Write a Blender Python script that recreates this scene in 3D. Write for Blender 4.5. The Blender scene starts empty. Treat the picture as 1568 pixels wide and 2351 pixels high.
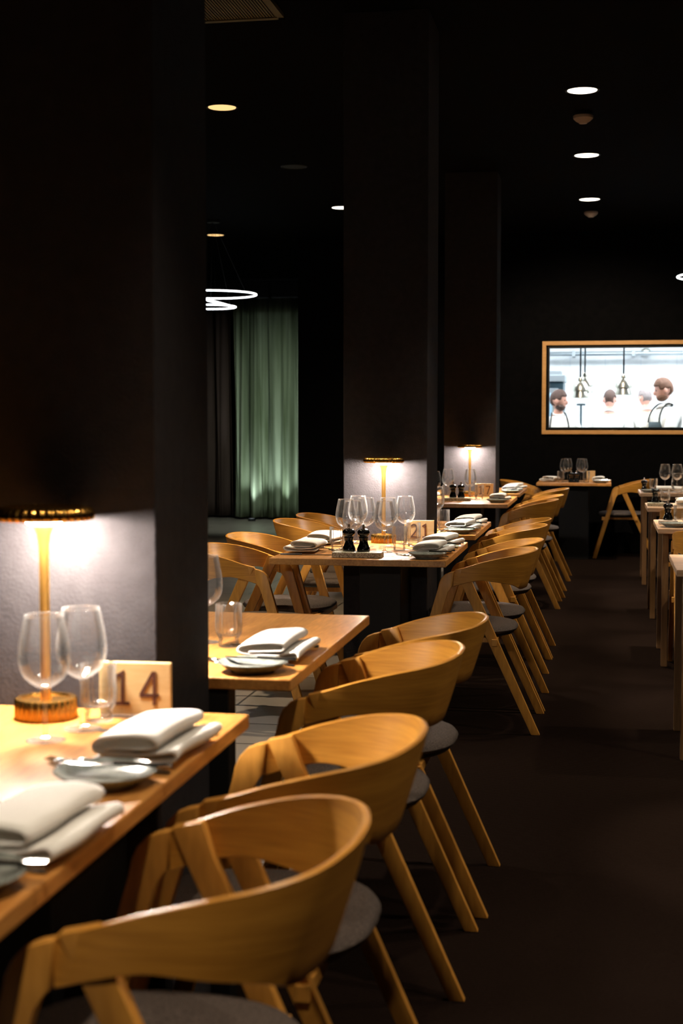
import bpy, bmesh, math, random
from mathutils import Vector, Matrix, noise
PI = math.pi
random.seed(7)
scene = bpy.context.scene
C = scene.collection

# ------------------------------------------------------------------ camera
cam = bpy.data.objects.new('camera', bpy.data.cameras.new('camera'))
C.objects.link(cam)
scene.camera = cam
cam.location = (0, 0, 1.29)
cam.rotation_euler = (math.radians(90 - 3.5315), 0, math.radians(10.4613))
cam.data.sensor_fit = 'VERTICAL'
cam.data.sensor_height = 36
cam.data.sensor_width = 24
cam.data.lens = 36 * 3265 / 2351
cam.data.clip_start = 0.05
cam.data.dof.use_dof = True
cam.data.dof.focus_distance = 6.1
cam.data.dof.aperture_fstop = 4.5

# ------------------------------------------------------------------ world, exposure
w = bpy.data.worlds.new('world'); scene.world = w
w.use_nodes = True
w.node_tree.nodes['Background'].inputs[0].default_value = (0.5, 0.45, 0.5, 1)
w.node_tree.nodes['Background'].inputs[1].default_value = 0.0
scene.view_settings.view_transform = 'Standard'
scene.view_settings.look = 'None'
scene.view_settings.gamma = 1
scene.view_settings.exposure = .3
scene.cycles.max_bounces = 12
scene.cycles.transparent_max_bounces = 40
scene.cycles.transmission_bounces = 10
scene.cycles.caustics_reflective = False
scene.cycles.caustics_refractive = False
scene.cycles.sample_clamp_indirect = 4

LAMP_L = 820          # radiance of a table lamp's diffuser
SPOT_W = 110           # power of one aisle downlight
SPOT_R = 240          # downlights over the right-hand tables
CEIL = 3.2

# ------------------------------------------------------------------ materials
def nd(nt, t, **kw):
    n = nt.nodes.new(t)
    for k, v in kw.items():
        setattr(n, k, v)
    return n

def mat(name, color=(.5, .5, .5), rough=.5, metal=0, spec=.5, emit=None, emit_s=0, coat=0):
    m = bpy.data.materials.new(name); m.use_nodes = True
    b = m.node_tree.nodes['Principled BSDF']
    b.inputs['Base Color'].default_value = (*color, 1)
    b.inputs['Roughness'].default_value = rough
    b.inputs['Metallic'].default_value = metal
    b.inputs['Specular IOR Level'].default_value = spec
    b.inputs['Coat Weight'].default_value = coat
    if emit:
        b.inputs['Emission Color'].default_value = (*emit, 1)
        b.inputs['Emission Strength'].default_value = emit_s
    return m

def add_noise(m, scale, c1, c2, vec=(1, 1, 1), detail=3, rough_var=None, bump=0, bump_scale=None, lo=.3, hi=.7, rot=(0, 0, 0)):
    nt = m.node_tree; b = nt.nodes['Principled BSDF']
    tc = nd(nt, 'ShaderNodeTexCoord'); mp = nd(nt, 'ShaderNodeMapping')
    mp.inputs['Scale'].default_value = vec; mp.inputs['Rotation'].default_value = rot
    nt.links.new(tc.outputs['Object'], mp.inputs[0])
    n = nd(nt, 'ShaderNodeTexNoise'); n.inputs['Scale'].default_value = scale; n.inputs['Detail'].default_value = detail
    nt.links.new(mp.outputs[0], n.inputs['Vector'])
    r = nd(nt, 'ShaderNodeValToRGB')
    r.color_ramp.elements[0].position = lo; r.color_ramp.elements[0].color = (*c1, 1)
    r.color_ramp.elements[1].position = hi; r.color_ramp.elements[1].color = (*c2, 1)
    nt.links.new(n.outputs['Fac'], r.inputs[0]); nt.links.new(r.outputs[0], b.inputs['Base Color'])
    if bump:
        n2 = nd(nt, 'ShaderNodeTexNoise'); n2.inputs['Scale'].default_value = bump_scale or scale
        n2.inputs['Detail'].default_value = 4
        nt.links.new(mp.outputs[0], n2.inputs['Vector'])
        bp = nd(nt, 'ShaderNodeBump'); bp.inputs['Strength'].default_value = bump; bp.inputs['Distance'].default_value = .004
        nt.links.new(n2.outputs['Fac'], bp.inputs['Height']); nt.links.new(bp.outputs[0], b.inputs['Normal'])
    return m

def oak(name, vec, c1=(.36, .165, .045), c2=(.58, .30, .095), rough=.42, wave=True, spec=.45):
    """oak with a fine grain stretched along the axis that carries the small scale"""
    m = mat(name, c2, rough, spec=spec)
    nt = m.node_tree; b = nt.nodes['Principled BSDF']
    tc = nd(nt, 'ShaderNodeTexCoord'); mp = nd(nt, 'ShaderNodeMapping')
    mp.inputs['Scale'].default_value = vec
    nt.links.new(tc.outputs['Object'], mp.inputs[0])
    big = nd(nt, 'ShaderNodeTexNoise'); big.inputs['Scale'].default_value = 1.0; big.inputs['Detail'].default_value = 4
    big.inputs['Distortion'].default_value = .8
    nt.links.new(mp.outputs[0], big.inputs['Vector'])
    fine = nd(nt, 'ShaderNodeTexNoise'); fine.inputs['Scale'].default_value = 9; fine.inputs['Detail'].default_value = 5
    nt.links.new(mp.outputs[0], fine.inputs['Vector'])
    mx = nd(nt, 'ShaderNodeMath', operation='MULTIPLY_ADD'); mx.inputs[1].default_value = .55
    nt.links.new(fine.outputs['Fac'], mx.inputs[0])
    m2 = nd(nt, 'ShaderNodeMath', operation='MULTIPLY'); m2.inputs[1].default_value = .5
    nt.links.new(big.outputs['Fac'], m2.inputs[0]); nt.links.new(m2.outputs[0], mx.inputs[2])
    r = nd(nt, 'ShaderNodeValToRGB')
    r.color_ramp.elements[0].position = .38; r.color_ramp.elements[0].color = (*c1, 1)
    r.color_ramp.elements[1].position = .68; r.color_ramp.elements[1].color = (*c2, 1)
    nt.links.new(mx.outputs[0], r.inputs[0]); nt.links.new(r.outputs[0], b.inputs['Base Color'])
    bp = nd(nt, 'ShaderNodeBump'); bp.inputs['Strength'].default_value = .08; bp.inputs['Distance'].default_value = .002
    nt.links.new(fine.outputs['Fac'], bp.inputs['Height']); nt.links.new(bp.outputs[0], b.inputs['Normal'])
    return m

def table_oak(name, along='Y', c1=(.42, .165, .034), c2=(.66, .31, .078), rough=.36):
    """solid oak staves: each stave its own shade, grain along one axis"""
    m = oak(name, (14, 1.6, 14) if along == 'Y' else (1.6, 14, 14), c1, c2, rough, spec=.5)
    nt = m.node_tree; b = nt.nodes['Principled BSDF']
    src = b.inputs['Base Color'].links[0].from_socket
    tc = nd(nt, 'ShaderNodeTexCoord'); sp = nd(nt, 'ShaderNodeSeparateXYZ')
    nt.links.new(tc.outputs['Object'], sp.inputs[0])
    q = nd(nt, 'ShaderNodeMath', operation='MULTIPLY'); q.inputs[1].default_value = 9
    nt.links.new(sp.outputs[0 if along == 'Y' else 1], q.inputs[0])
    f = nd(nt, 'ShaderNodeMath', operation='FLOOR'); nt.links.new(q.outputs[0], f.inputs[0])
    wn = nd(nt, 'ShaderNodeTexWhiteNoise', noise_dimensions='1D'); nt.links.new(f.outputs[0], wn.inputs['W'])
    mr = nd(nt, 'ShaderNodeMapRange'); mr.inputs['To Min'].default_value = .82; mr.inputs['To Max'].default_value = 1.12
    nt.links.new(wn.outputs['Value'], mr.inputs['Value'])
    hs = nd(nt, 'ShaderNodeHueSaturation'); nt.links.new(src, hs.inputs['Color']); nt.links.new(mr.outputs[0], hs.inputs['Value'])
    nt.links.new(hs.outputs[0], b.inputs['Base Color'])
    return m

def thin_glass(name, tint=(1, 1, 1), boost=1.0, edge=0.0, haze=.35):
    m = bpy.data.materials.new(name); m.use_nodes = True; nt = m.node_tree; nt.nodes.clear()
    out = nd(nt, 'ShaderNodeOutputMaterial'); mix = nd(nt, 'ShaderNodeMixShader')
    tr = nd(nt, 'ShaderNodeBsdfTransparent'); tr.inputs[0].default_value = (*tint, 1)
    gl = nd(nt, 'ShaderNodeBsdfGlossy'); gl.inputs['Roughness'].default_value = .06
    fr = nd(nt, 'ShaderNodeFresnel'); fr.inputs['IOR'].default_value = 1.5
    mu = nd(nt, 'ShaderNodeMath', operation='MULTIPLY_ADD', use_clamp=True); mu.inputs[1].default_value = boost; mu.inputs[2].default_value = edge
    nt.links.new(fr.outputs[0], mu.inputs[0]); nt.links.new(mu.outputs[0], mix.inputs[0])
    nt.links.new(tr.outputs[0], mix.inputs[1]); nt.links.new(gl.outputs[0], mix.inputs[2])
    # white scatter painted in at the grazing edge, imitating the bright rims of glass
    lw = nd(nt, 'ShaderNodeLayerWeight'); lw.inputs['Blend'].default_value = .5
    pw = nd(nt, 'ShaderNodeMath', operation='POWER'); pw.inputs[1].default_value = 3.5; nt.links.new(lw.outputs['Facing'], pw.inputs[0])
    sc = nd(nt, 'ShaderNodeMath', operation='MULTIPLY_ADD', use_clamp=True); sc.inputs[1].default_value = haze; sc.inputs[2].default_value = haze * .02; nt.links.new(pw.outputs[0], sc.inputs[0])
    df = nd(nt, 'ShaderNodeBsdfDiffuse'); df.inputs[0].default_value = (.9, .88, .85, 1)
    tl = nd(nt, 'ShaderNodeBsdfTranslucent'); tl.inputs[0].default_value = (.9, .88, .85, 1)
    ms = nd(nt, 'ShaderNodeMixShader'); ms.inputs[0].default_value = .5; nt.links.new(df.outputs[0], ms.inputs[1]); nt.links.new(tl.outputs[0], ms.inputs[2])
    mx = nd(nt, 'ShaderNodeMixShader'); nt.links.new(sc.outputs[0], mx.inputs[0]); nt.links.new(mix.outputs[0], mx.inputs[1]); nt.links.new(ms.outputs[0], mx.inputs[2])
    nt.links.new(mx.outputs[0], out.inputs[0])
    return m

def emitter(name, col, s):
    m = bpy.data.materials.new(name); m.use_nodes = True; nt = m.node_tree; nt.nodes.clear()
    out = nd(nt, 'ShaderNodeOutputMaterial'); e = nd(nt, 'ShaderNodeEmission')
    e.inputs[0].default_value = (*col, 1); e.inputs[1].default_value = s
    nt.links.new(e.outputs[0], out.inputs[0])
    return m

M = {}
M['chair_x'] = oak('oak_chair_band', (1.2, 1.2, 22), (.40, .165, .022), (.62, .285, .042), .38)
M['chair_z'] = oak('oak_chair_leg', (20, 8, 1.5), (.38, .165, .026), (.60, .28, .050), .40)
M['table_y'] = table_oak('oak_tabletop', 'Y')
M['table_x'] = table_oak('oak_tabletop_pale', 'X', (.50, .30, .17), (.72, .48, .30), .4)
M['table_leg'] = oak('oak_table_leg', (16, 16, 1.2), (.15, .072, .024), (.24, .125, .045), .5)
M['frame_oak'] = oak('oak_frame', (1.5, 10, 10), (.55, .27, .075), (.68, .36, .12), .5)
M['sign_oak'] = oak('pale_birch', (2, 10, 14), (.72, .47, .20), (.86, .62, .32), .5)
M['seat'] = add_noise(mat('grey_wool', (.06, .055, .055), .9, spec=.2), 260, (.034, .026, .022), (.105, .082, .070), bump=.4, bump_scale=300)
M['seat_shell'] = mat('black_seat_shell', (.012, .011, .011), .5)
M['pillar'] = add_noise(mat('charcoal_plaster', (.11, .1, .105), .85, spec=.06), 30, (.027, .0245, .0265), (.0335, .0308, .0330), bump=.35, bump_scale=140)
M['black_wall'] = add_noise(mat('black_paint', (.012, .011, .011), .9, spec=.04), 20, (.0020, .0019, .0019), (.0032, .0028, .0028))
M['ceiling'] = mat('black_ceiling_paint', (.0035, .0035, .0035), .95, spec=.02)
M['black_metal'] = mat('black_steel', (.008, .008, .008), .55, spec=.25)
M['brass'] = mat('polished_brass', (.95, .50, .11), .24, 1)
M['brass_pole'] = mat('satin_brass', (.95, .52, .13), .38, 1)
M['steel'] = mat('polished_steel', (.62, .6, .57), .14, 1)
M['dark_steel'] = mat('dark_cutlery_handle', (.05, .045, .045), .3, .7)
M['glass'] = thin_glass('clear_glass', boost=.5, edge=.01, haze=.30)
M['glass_t'] = thin_glass('ribbed_glass', boost=.7, edge=.02, haze=.22)
M['pane'] = thin_glass('window_pane_glass', boost=.6, haze=0)
gm = mat('solid_glass', (1, 1, 1), .0); gm.node_tree.nodes['Principled BSDF'].inputs['Transmission Weight'].default_value = 1
gm.node_tree.nodes['Principled BSDF'].inputs['IOR'].default_value = 1.48
M['glass_solid'] = gm
M['plate'] = add_noise(mat('grey_stoneware', (.3, .33, .3), .18, coat=.4), 60, (.16, .18, .165), (.32, .34, .31), bump=.05)
M['linen'] = add_noise(mat('white_linen', (.8, .78, .74), .9, spec=.2), 400, (.86, .84, .80), (.94, .92, .88), bump=.2, bump_scale=600)
nt = M['linen'].node_tree; b = nt.nodes['Principled BSDF']; out = nt.nodes['Material Output']
tl = nd(nt, 'ShaderNodeBsdfTranslucent'); tl.inputs[0].default_value = (.85, .80, .72, 1)
mx = nd(nt, 'ShaderNodeMixShader'); mx.inputs[0].default_value = .16
nt.links.new(b.outputs[0], mx.inputs[1]); nt.links.new(tl.outputs[0], mx.inputs[2]); nt.links.new(mx.outputs[0], out.inputs[0])
M['mill'] = mat('black_lacquer', (.004, .004, .004), .12, coat=.6)
M['stone'] = add_noise(mat('terrazzo', (.4, .38, .3), .6), 220, (.22, .20, .14), (.62, .59, .45), lo=.42, hi=.55)
M['ink'] = mat('burnt_brown_ink', (.07, .018, .008), .7)
M['lamp_light'] = emitter('lamp_diffuser', (1.0, .88, .76), LAMP_L)
M['spot_light'] = emitter('downlight_lens', (1.0, .88, .72), 5)
M['spot_dim'] = emitter('downlight_dim_lens', (1.0, .60, .24), 1.1)
M['up_lens'] = emitter('uplight_lens', (.86, .97, 1.0), .35)
M['ring'] = emitter('ring_light_tube', (.93, .96, 1.0), 5)
M['detector'] = mat('beige_plastic', (.3, .24, .19), .6)
M['detector'].node_tree.nodes['Principled BSDF'].inputs['Base Color'].default_value = (.42, .33, .26, 1)
M['white_paint'] = mat('white_kitchen_paint', (.8, .84, .86), .6)
M['kitchen_light'] = emitter('kitchen_panel', (.88, .95, 1.0), 28)
M['steel_panel'] = mat('brushed_steel_panel', (.42, .47, .5), .35, .8)
M['blue_glass'] = mat('oven_glass', (.36, .55, .68), .12, spec=.6)
M['dark_side'] = mat('dark_steel_side', (.012, .04, .055), .4)
M['chrome'] = mat('chrome', (.66, .65, .57), .28, 1)
M['black_cord'] = mat('black_cable', (.008, .02, .025), .5)
M['skin'] = mat('skin', (.56, .27, .19), .55)
M['skin_pale'] = mat('skin_pale', (.68, .36, .28), .55)
M['hair_brown'] = add_noise(mat('brown_hair', (.07, .03, .02), .7), 160, (.03, .014, .009), (.10, .045, .028), bump=.5)
M['hair_ginger'] = add_noise(mat('light_brown_hair', (.15, .07, .04), .7), 160, (.09, .04, .022), (.22, .10, .055), bump=.5)
M['hair_grey'] = add_noise(mat('grey_hair', (.2, .18, .17), .8), 160, (.12, .1, .1), (.30, .25, .24), bump=.5)
M['shirt'] = mat('white_cotton', (.86, .85, .8), .85, spec=.2)
M['apron'] = mat('dark_apron_cloth', (.045, .07, .08), .85)
M['strap'] = mat('black_apron_strap', (.006, .01, .008), .8)
M['olive_grille'] = mat('olive_grille_metal', (.12, .10, .035), .6)

# carpet: fine ribs that run across the room
m = mat('ribbed_carpet', (.035, .022, .014), 1, spec=0); M['carpet'] = m
nt = m.node_tree; b = nt.nodes['Principled BSDF']
tc = nd(nt, 'ShaderNodeTexCoord'); wv = nd(nt, 'ShaderNodeTexWave', wave_type='BANDS', bands_direction='Y')
wv.inputs['Scale'].default_value = 26; wv.inputs['Distortion'].default_value = .6; wv.inputs['Detail'].default_value = 2; wv.inputs['Detail Scale'].default_value = 6
nt.links.new(tc.outputs['Object'], wv.inputs['Vector'])
nn = nd(nt, 'ShaderNodeTexNoise'); nn.inputs['Scale'].default_value = 150; nn.inputs['Detail'].default_value = 3
nt.links.new(tc.outputs['Object'], nn.inputs['Vector'])
ad = nd(nt, 'ShaderNodeMath', operation='MULTIPLY'); nt.links.new(wv.outputs['Fac'], ad.inputs[0]); nt.links.new(nn.outputs['Fac'], ad.inputs[1])
r = nd(nt, 'ShaderNodeValToRGB')
r.color_ramp.elements[0].position = .1; r.color_ramp.elements[0].color = (.0042, .0023, .0018, 1)
r.color_ramp.elements[1].position = .5; r.color_ramp.elements[1].color = (.0165, .0105, .0078, 1)
nt.links.new(ad.outputs[0], r.inputs[0]); nt.links.new(r.outputs[0], b.inputs['Base Color'])
bp = nd(nt, 'ShaderNodeBump'); bp.inputs['Strength'].default_value = .6; bp.inputs['Distance'].default_value = .004
nt.links.new(ad.outputs[0], bp.inputs['Height']); nt.links.new(bp.outputs[0], b.inputs['Normal'])

# grey tiles with staggered joints
def brick(name, c1, c2, mortar, bw, bh, ms, off, rough, rot=None, loc=None):
    m = mat(name, c1, rough)
    nt = m.node_tree; b = nt.nodes['Principled BSDF']
    tc = nd(nt, 'ShaderNodeTexCoord'); mp = nd(nt, 'ShaderNodeMapping')
    if rot: mp.inputs['Rotation'].default_value = rot
    if loc: mp.inputs['Location'].default_value = loc
    nt.links.new(tc.outputs['Object'], mp.inputs[0])
    br = nd(nt, 'ShaderNodeTexBrick', offset=off)
    br.inputs['Color1'].default_value = (*c1, 1); br.inputs['Color2'].default_value = (*c2, 1); br.inputs['Mortar'].default_value = (*mortar, 1)
    br.inputs['Scale'].default_value = 1; br.inputs['Brick Width'].default_value = bw; br.inputs['Row Height'].default_value = bh
    br.inputs['Mortar Size'].default_value = ms; br.inputs['Bias'].default_value = 0
    nt.links.new(mp.outputs[0], br.inputs['Vector'])
    n = nd(nt, 'ShaderNodeTexNoise'); n.inputs['Scale'].default_value = 5; n.inputs['Detail'].default_value = 6
    nt.links.new(mp.outputs[0], n.inputs['Vector'])
    mr = nd(nt, 'ShaderNodeMapRange'); mr.inputs['To Min'].default_value = .75; mr.inputs['To Max'].default_value = 1.25
    nt.links.new(n.outputs['Fac'], mr.inputs['Value'])
    hs = nd(nt, 'ShaderNodeHueSaturation'); nt.links.new(br.outputs['Color'], hs.inputs['Color']); nt.links.new(mr.outputs[0], hs.inputs['Value'])
    nt.links.new(hs.outputs[0], b.inputs['Base Color'])
    bp = nd(nt, 'ShaderNodeBump'); bp.inputs['Strength'].default_value = .5; bp.inputs['Distance'].default_value = .002
    iv = nd(nt, 'ShaderNodeMath', operation='SUBTRACT'); iv.inputs[0].default_value = 1
    nt.links.new(br.outputs['Fac'], iv.inputs[1]); nt.links.new(iv.outputs[0], bp.inputs['Height']); nt.links.new(bp.outputs[0], b.inputs['Normal'])
    return m
M['tile'] = brick('grey_floor_tile', (.21, .185, .16), (.26, .23, .20), (.04, .035, .03), .8, .38, .006, .25, .3, loc=(.05, .18, 0))
M['kitchen_tile'] = brick('white_wall_tile', (.78, .83, .86), (.82, .86, .88), (.70, .76, .82), .45, .2, .006, 0, .3, rot=(PI/2, 0, 0))

# curtain: grey-green cloth
M['curtain'] = add_noise(mat('grey_green_curtain', (.2, .25, .17), .85, spec=.2), 2.5, (.09, .12, .06), (.25, .30, .21), vec=(2.4, 1.6, .2))
M['curtain_dark'] = add_noise(mat('brown_curtain', (.05, .035, .03), .85, spec=.2), 3, (.03, .018, .014), (.055, .036, .03), vec=(1.6, 1.6, .25))

# ------------------------------------------------------------------ mesh helpers
def obj(name, bm, m, parent=None, smooth=False, angle=None):
    me = bpy.data.meshes.new(name)
    bmesh.ops.recalc_face_normals(bm, faces=bm.faces)
    bm.to_mesh(me); bm.free()
    if isinstance(m, (list, tuple)):
        for q in m: me.materials.append(q)
    else:
        me.materials.append(m)
    if smooth:
        for p in me.polygons: p.use_smooth = True
        if angle:
            me.set_sharp_from_angle(angle=math.radians(angle))
    o = bpy.data.objects.new(name, me); C.objects.link(o)
    if parent is not None: o.parent = parent
    return o

def tag(o, label, cat, group=None):
    o['label'] = label; o['category'] = cat
    if group: o['group'] = group
    return o

def thing(name, label, cat, loc=(0, 0, 0), rz=0, group=None):
    o = bpy.data.objects.new(name, None); C.objects.link(o)
    o.location = loc; o.rotation_euler = (0, 0, rz); o.empty_display_size = .1
    return tag(o, label, cat, group)

def struct(name, bm, m, parent=None, **k):
    o = obj(name, bm, m, parent, **k)
    if parent is None: o['kind'] = 'structure'
    return o

def copy_tree(o, parent=None, lvl=0):
    c = o.copy(); C.objects.link(c)
    c.parent = parent
    for ch in list(o.children): copy_tree(ch, c, lvl + 1)
    return c

_used = set()
def place(proto, loc, rz, label, group=None, scale=None):
    """the prototype itself the first time, a copy with its parts after that"""
    if proto.name in _used:
        o = copy_tree(proto)
    else:
        _used.add(proto.name); o = proto
    o.location = loc; o.rotation_euler = (0, 0, rz)
    if scale: o.scale = (scale,) * 3
    o['label'] = label
    if group: o['group'] = group
    return o

def box(bm, x0, x1, y0, y1, z0, z1, bev=0, seg=2, mi=0):
    v = [bm.verts.new(p) for p in ((x0, y0, z0), (x1, y0, z0), (x1, y1, z0), (x0, y1, z0), (x0, y0, z1), (x1, y0, z1), (x1, y1, z1), (x0, y1, z1))]
    fs = [bm.faces.new([v[i] for i in f]) for f in ((0, 3, 2, 1), (4, 5, 6, 7), (0, 1, 5, 4), (1, 2, 6, 5), (2, 3, 7, 6), (3, 0, 4, 7))]
    for f in fs: f.material_index = mi
    if bev:
        es = list({e for f in fs for e in f.edges})
        bmesh.ops.bevel(bm, geom=es, offset=bev, segments=seg, affect='EDGES', profile=.5)
    return bm

def B(): return bmesh.new()

def lathe(bm, prof, n=32, cx=0, cy=0, z0=0, closed=False, mod=None):
    """revolve (r, z) profile; mod(ang, r, z) -> r"""
    rings = []
    for r_, z in prof:
        if r_ < 1e-6:
            rings.append([bm.verts.new((cx, cy, z + z0))]); continue
        ring = []
        for i in range(n):
            a = 2 * PI * i / n
            rr = mod(a, r_, z) if mod else r_
            ring.append(bm.verts.new((cx + rr * math.cos(a), cy + rr * math.sin(a), z + z0)))
        rings.append(ring)
    if closed: rings.append(rings[0])
    for A, Bq in zip(rings, rings[1:]):
        if len(A) == 1 and len(Bq) == 1: continue
        for i in range(n):
            j = (i + 1) % n
            if len(A) == 1: bm.faces.new((A[0], Bq[j], Bq[i]))
            elif len(Bq) == 1: bm.faces.new((A[i], A[j], Bq[0]))
            else: bm.faces.new((A[i], A[j], Bq[j], Bq[i]))
    return bm

def sweep_rect(bm, pts, w, t, lat=Vector((1, 0, 0)), norms=None, bev=.003):
    """rectangular bar along pts; w across the path in its plane, t along lat"""
    P = [Vector(p) for p in pts]; rings = []
    ws = w if isinstance(w, (list, tuple)) else [w] * len(P)
    for i, p in enumerate(P):
        tg = (P[min(i + 1, len(P) - 1)] - P[max(i - 1, 0)]).normalized()
        n = tg.cross(lat).normalized()
        if norms and norms.get(i): n = Vector(norms[i])
        if isinstance(lat, Vector): l = lat
        a, bq = n * ws[i] / 2, l * t / 2
        rings.append([bm.verts.new(p + q) for q in (a + bq, a - bq, -a - bq, -a + bq)])
    fs = []
    for A, Bq in zip(rings, rings[1:]):
        for i in range(4):
            j = (i + 1) % 4
            fs.append(bm.faces.new((A[i], A[j], Bq[j], Bq[i])))
    fs.append(bm.faces.new(rings[0])); fs.append(bm.faces.new(rings[-1][::-1]))
    if bev:
        es = set()
        for A, Bq in zip(rings, rings[1:]):
            for i in range(4):
                e = bm.edges.get((A[i], Bq[i]))
                if e: es.add(e)
        for f in fs[-2:]: es.update(f.edges)
        bmesh.ops.bevel(bm, geom=list(es), offset=bev, segments=2, affect='EDGES', profile=.5)
    return bm

def tube(bm, pts, rad, n=10, cap=True, closed=False):
    P = [Vector(p) for p in pts]; rings = []
    rs = rad if isinstance(rad, (list, tuple)) else [rad] * len(P)
    up = Vector((0, 0, 1))
    for i, p in enumerate(P):
        if closed: tg = (P[(i + 1) % len(P)] - P[i - 1]).normalized()
        else: tg = (P[min(i + 1, len(P) - 1)] - P[max(i - 1, 0)]).normalized()
        u = up if abs(tg.dot(up)) < .95 else Vector((1, 0, 0))
        a = tg.cross(u).normalized(); bq = tg.cross(a).normalized()
        rings.append([bm.verts.new(p + rs[i] * (math.cos(2*PI*k/n) * a + math.sin(2*PI*k/n) * bq)) for k in range(n)])
    pr = list(zip(rings, rings[1:]))
    if closed: pr.append((rings[-1], rings[0]))
    for A, Bq in pr:
        for i in range(n):
            j = (i + 1) % n
            bm.faces.new((A[i], A[j], Bq[j], Bq[i]))
    if cap and not closed:
        bm.faces.new(rings[0][::-1]); bm.faces.new(rings[-1])
    return bm

def catmull(pts, n):
    out = []; L = len(pts)
    for i in range(L - 1):
        p0, p1, p2, p3 = pts[max(i-1, 0)], pts[i], pts[i+1], pts[min(i+2, L-1)]
        for k in range(n):
            t = k / n
            out.append(tuple(.5 * ((2*b_) + (-a_ + c_) * t + (2*a_ - 5*b_ + 4*c_ - d_) * t*t + (-a_ + 3*b_ - 3*c_ + d_) * t**3) for a_, b_, c_, d_ in zip(p0, p1, p2, p3)))
    out.append(tuple(pts[-1]))
    return out

# ================================================================== SETTING
CAR_X = -.86       # carpet edge: tiles to the left, carpet to the right
struct('floor', box(B(), CAR_X, 4.2, -3, 14.47, -.1, 0), M['carpet'])
struct('floor_tiles', box(B(), -9, CAR_X, -3, 20.2, -.1, 0), M['tile'])
struct('ceiling', box(B(), -9, 4.2, -3, 20.2, CEIL, CEIL + .12), M['ceiling'])
struct('wall_back', box(B(), -9, 4.2, -3.2, -3, 0, CEIL), M['black_wall'])
struct('wall_right', box(B(), 4.2, 4.4, -3.2, 14.47, 0, CEIL), M['black_wall'])
struct('wall_left', box(B(), -9.2, -9, -3.2, 20.4, 0, CEIL), M['black_wall'])
# wall with the kitchen opening
WX0, WX1, WZ0, WZ1, WY = -.565, 1.56, 1.244, 2.065, 14.47
bm = B()
box(bm, -3.13, WX0, WY, WY + .18, 0, CEIL); box(bm, WX1, 4.4, WY, WY + .18, 0, CEIL)
box(bm, WX0, WX1, WY, WY + .18, 0, WZ0); box(bm, WX0, WX1, WY, WY + .18, WZ1, CEIL)
struct('wall_far', bm, M['black_wall'])
struct('wall_curtain_side', box(B(), -9, -1.7, 20.2, 20.4, 0, CEIL), M['black_wall'])
struct('wall_kitchen_side', box(B(), -3.13, -2.95, WY + .18, 20.2, 0, CEIL), M['black_wall'])
for i, (y0, y1) in enumerate(((2.60, 2.965), (6.63, 7.04), (10.92, 11.30), (14.95, 14.96))[:3]):
    o = struct('wall_pillar' if i == 0 else 'wall_pillar.%03d' % i, box(B(), -1.215, -.84 if i == 0 else -.815, y0, y1, 0, CEIL, .004), M['pillar'])
# oak trim and black liner of the kitchen window
def frame_bm(x0, x1, z0, z1, wd, y0, y1, bev=.002):
    bm = B()
    box(bm, x0, x1, y0, y1, z1 - wd, z1, bev); box(bm, x0, x1, y0, y1, z0, z0 + wd, bev)
    box(bm, x0, x0 + wd, y0, y1, z0 + wd, z1 - wd, bev); box(bm, x1 - wd, x1, y0, y1, z0 + wd, z1 - wd, bev)
    return bm
struct('trim_1', frame_bm(-.622, 1.62, 1.190, 2.118, .040, WY - .022, WY + .0), M['frame_oak'])
win = struct('window_1', frame_bm(WX0 - .0, WX1 + .0, WZ0 - .0, WZ1 + .0, .016, WY - .01, WY + .05, 0), M['black_metal'])
struct('pane', box(B(), WX0 + .016, WX1 - .016, WY + .018, WY + .024, WZ0 + .016, WZ1 - .016), M['pane'], win)

# kitchen shell
KX0, KX1, KY1, KZ = -2.2, 3.6, 18.8, 2.85
bm = B(); box(bm, KX0, KX1, KY1, KY1 + .1, 0, KZ)
struct('wall_kitchen_back', bm, M['kitchen_tile'])
struct('wall_kitchen_left', box(B(), KX0 - .1, KX0, WY + .18, KY1 + .1, 0, KZ), M['white_paint'])
struct('wall_kitchen_right', box(B(), KX1, KX1 + .1, WY + .18, KY1 + .1, 0, KZ), M['white_paint'])
struct('ceiling_kitchen', box(B(), KX0, KX1, WY + .18, KY1, KZ, KZ + .05), M['white_paint'])
struct('floor_kitchen', box(B(), CAR_X, KX1, WY + .001, KY1, -.1, 0), M['white_paint'])
for i, (x, y) in enumerate(((-1.1, 15.05), (.92, 15.05), (2.3, 15.05), (-1.1, 17.0), (.5, 17.0), (2.1, 17.0))):  # first three are unseen panels, added to brighten the chefs from the front
    t = thing('kitchen_light_panel', 'flat white kitchen light panel, ' + ('left', 'middle', 'right')[i % 3] + (' one added near the window to brighten the staff' if i < 3 else ' one near the back tiles'), 'ceiling light', (x, y, KZ - .04), 0, 'kitchen light panels')
    if i < 1:
        bm = B(); box(bm, -.6, .6, -.3, .3, 0, .04, .004); f_k = obj('frame', bm, M['white_paint'], t)
        d_k = obj('diffuser', box(B(), -.57, .57, -.27, .27, -.004, 0), M['kitchen_light'], t)
    else:
        for q in (f_k, d_k):
            c = q.copy(); C.objects.link(c); c.parent = t

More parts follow.
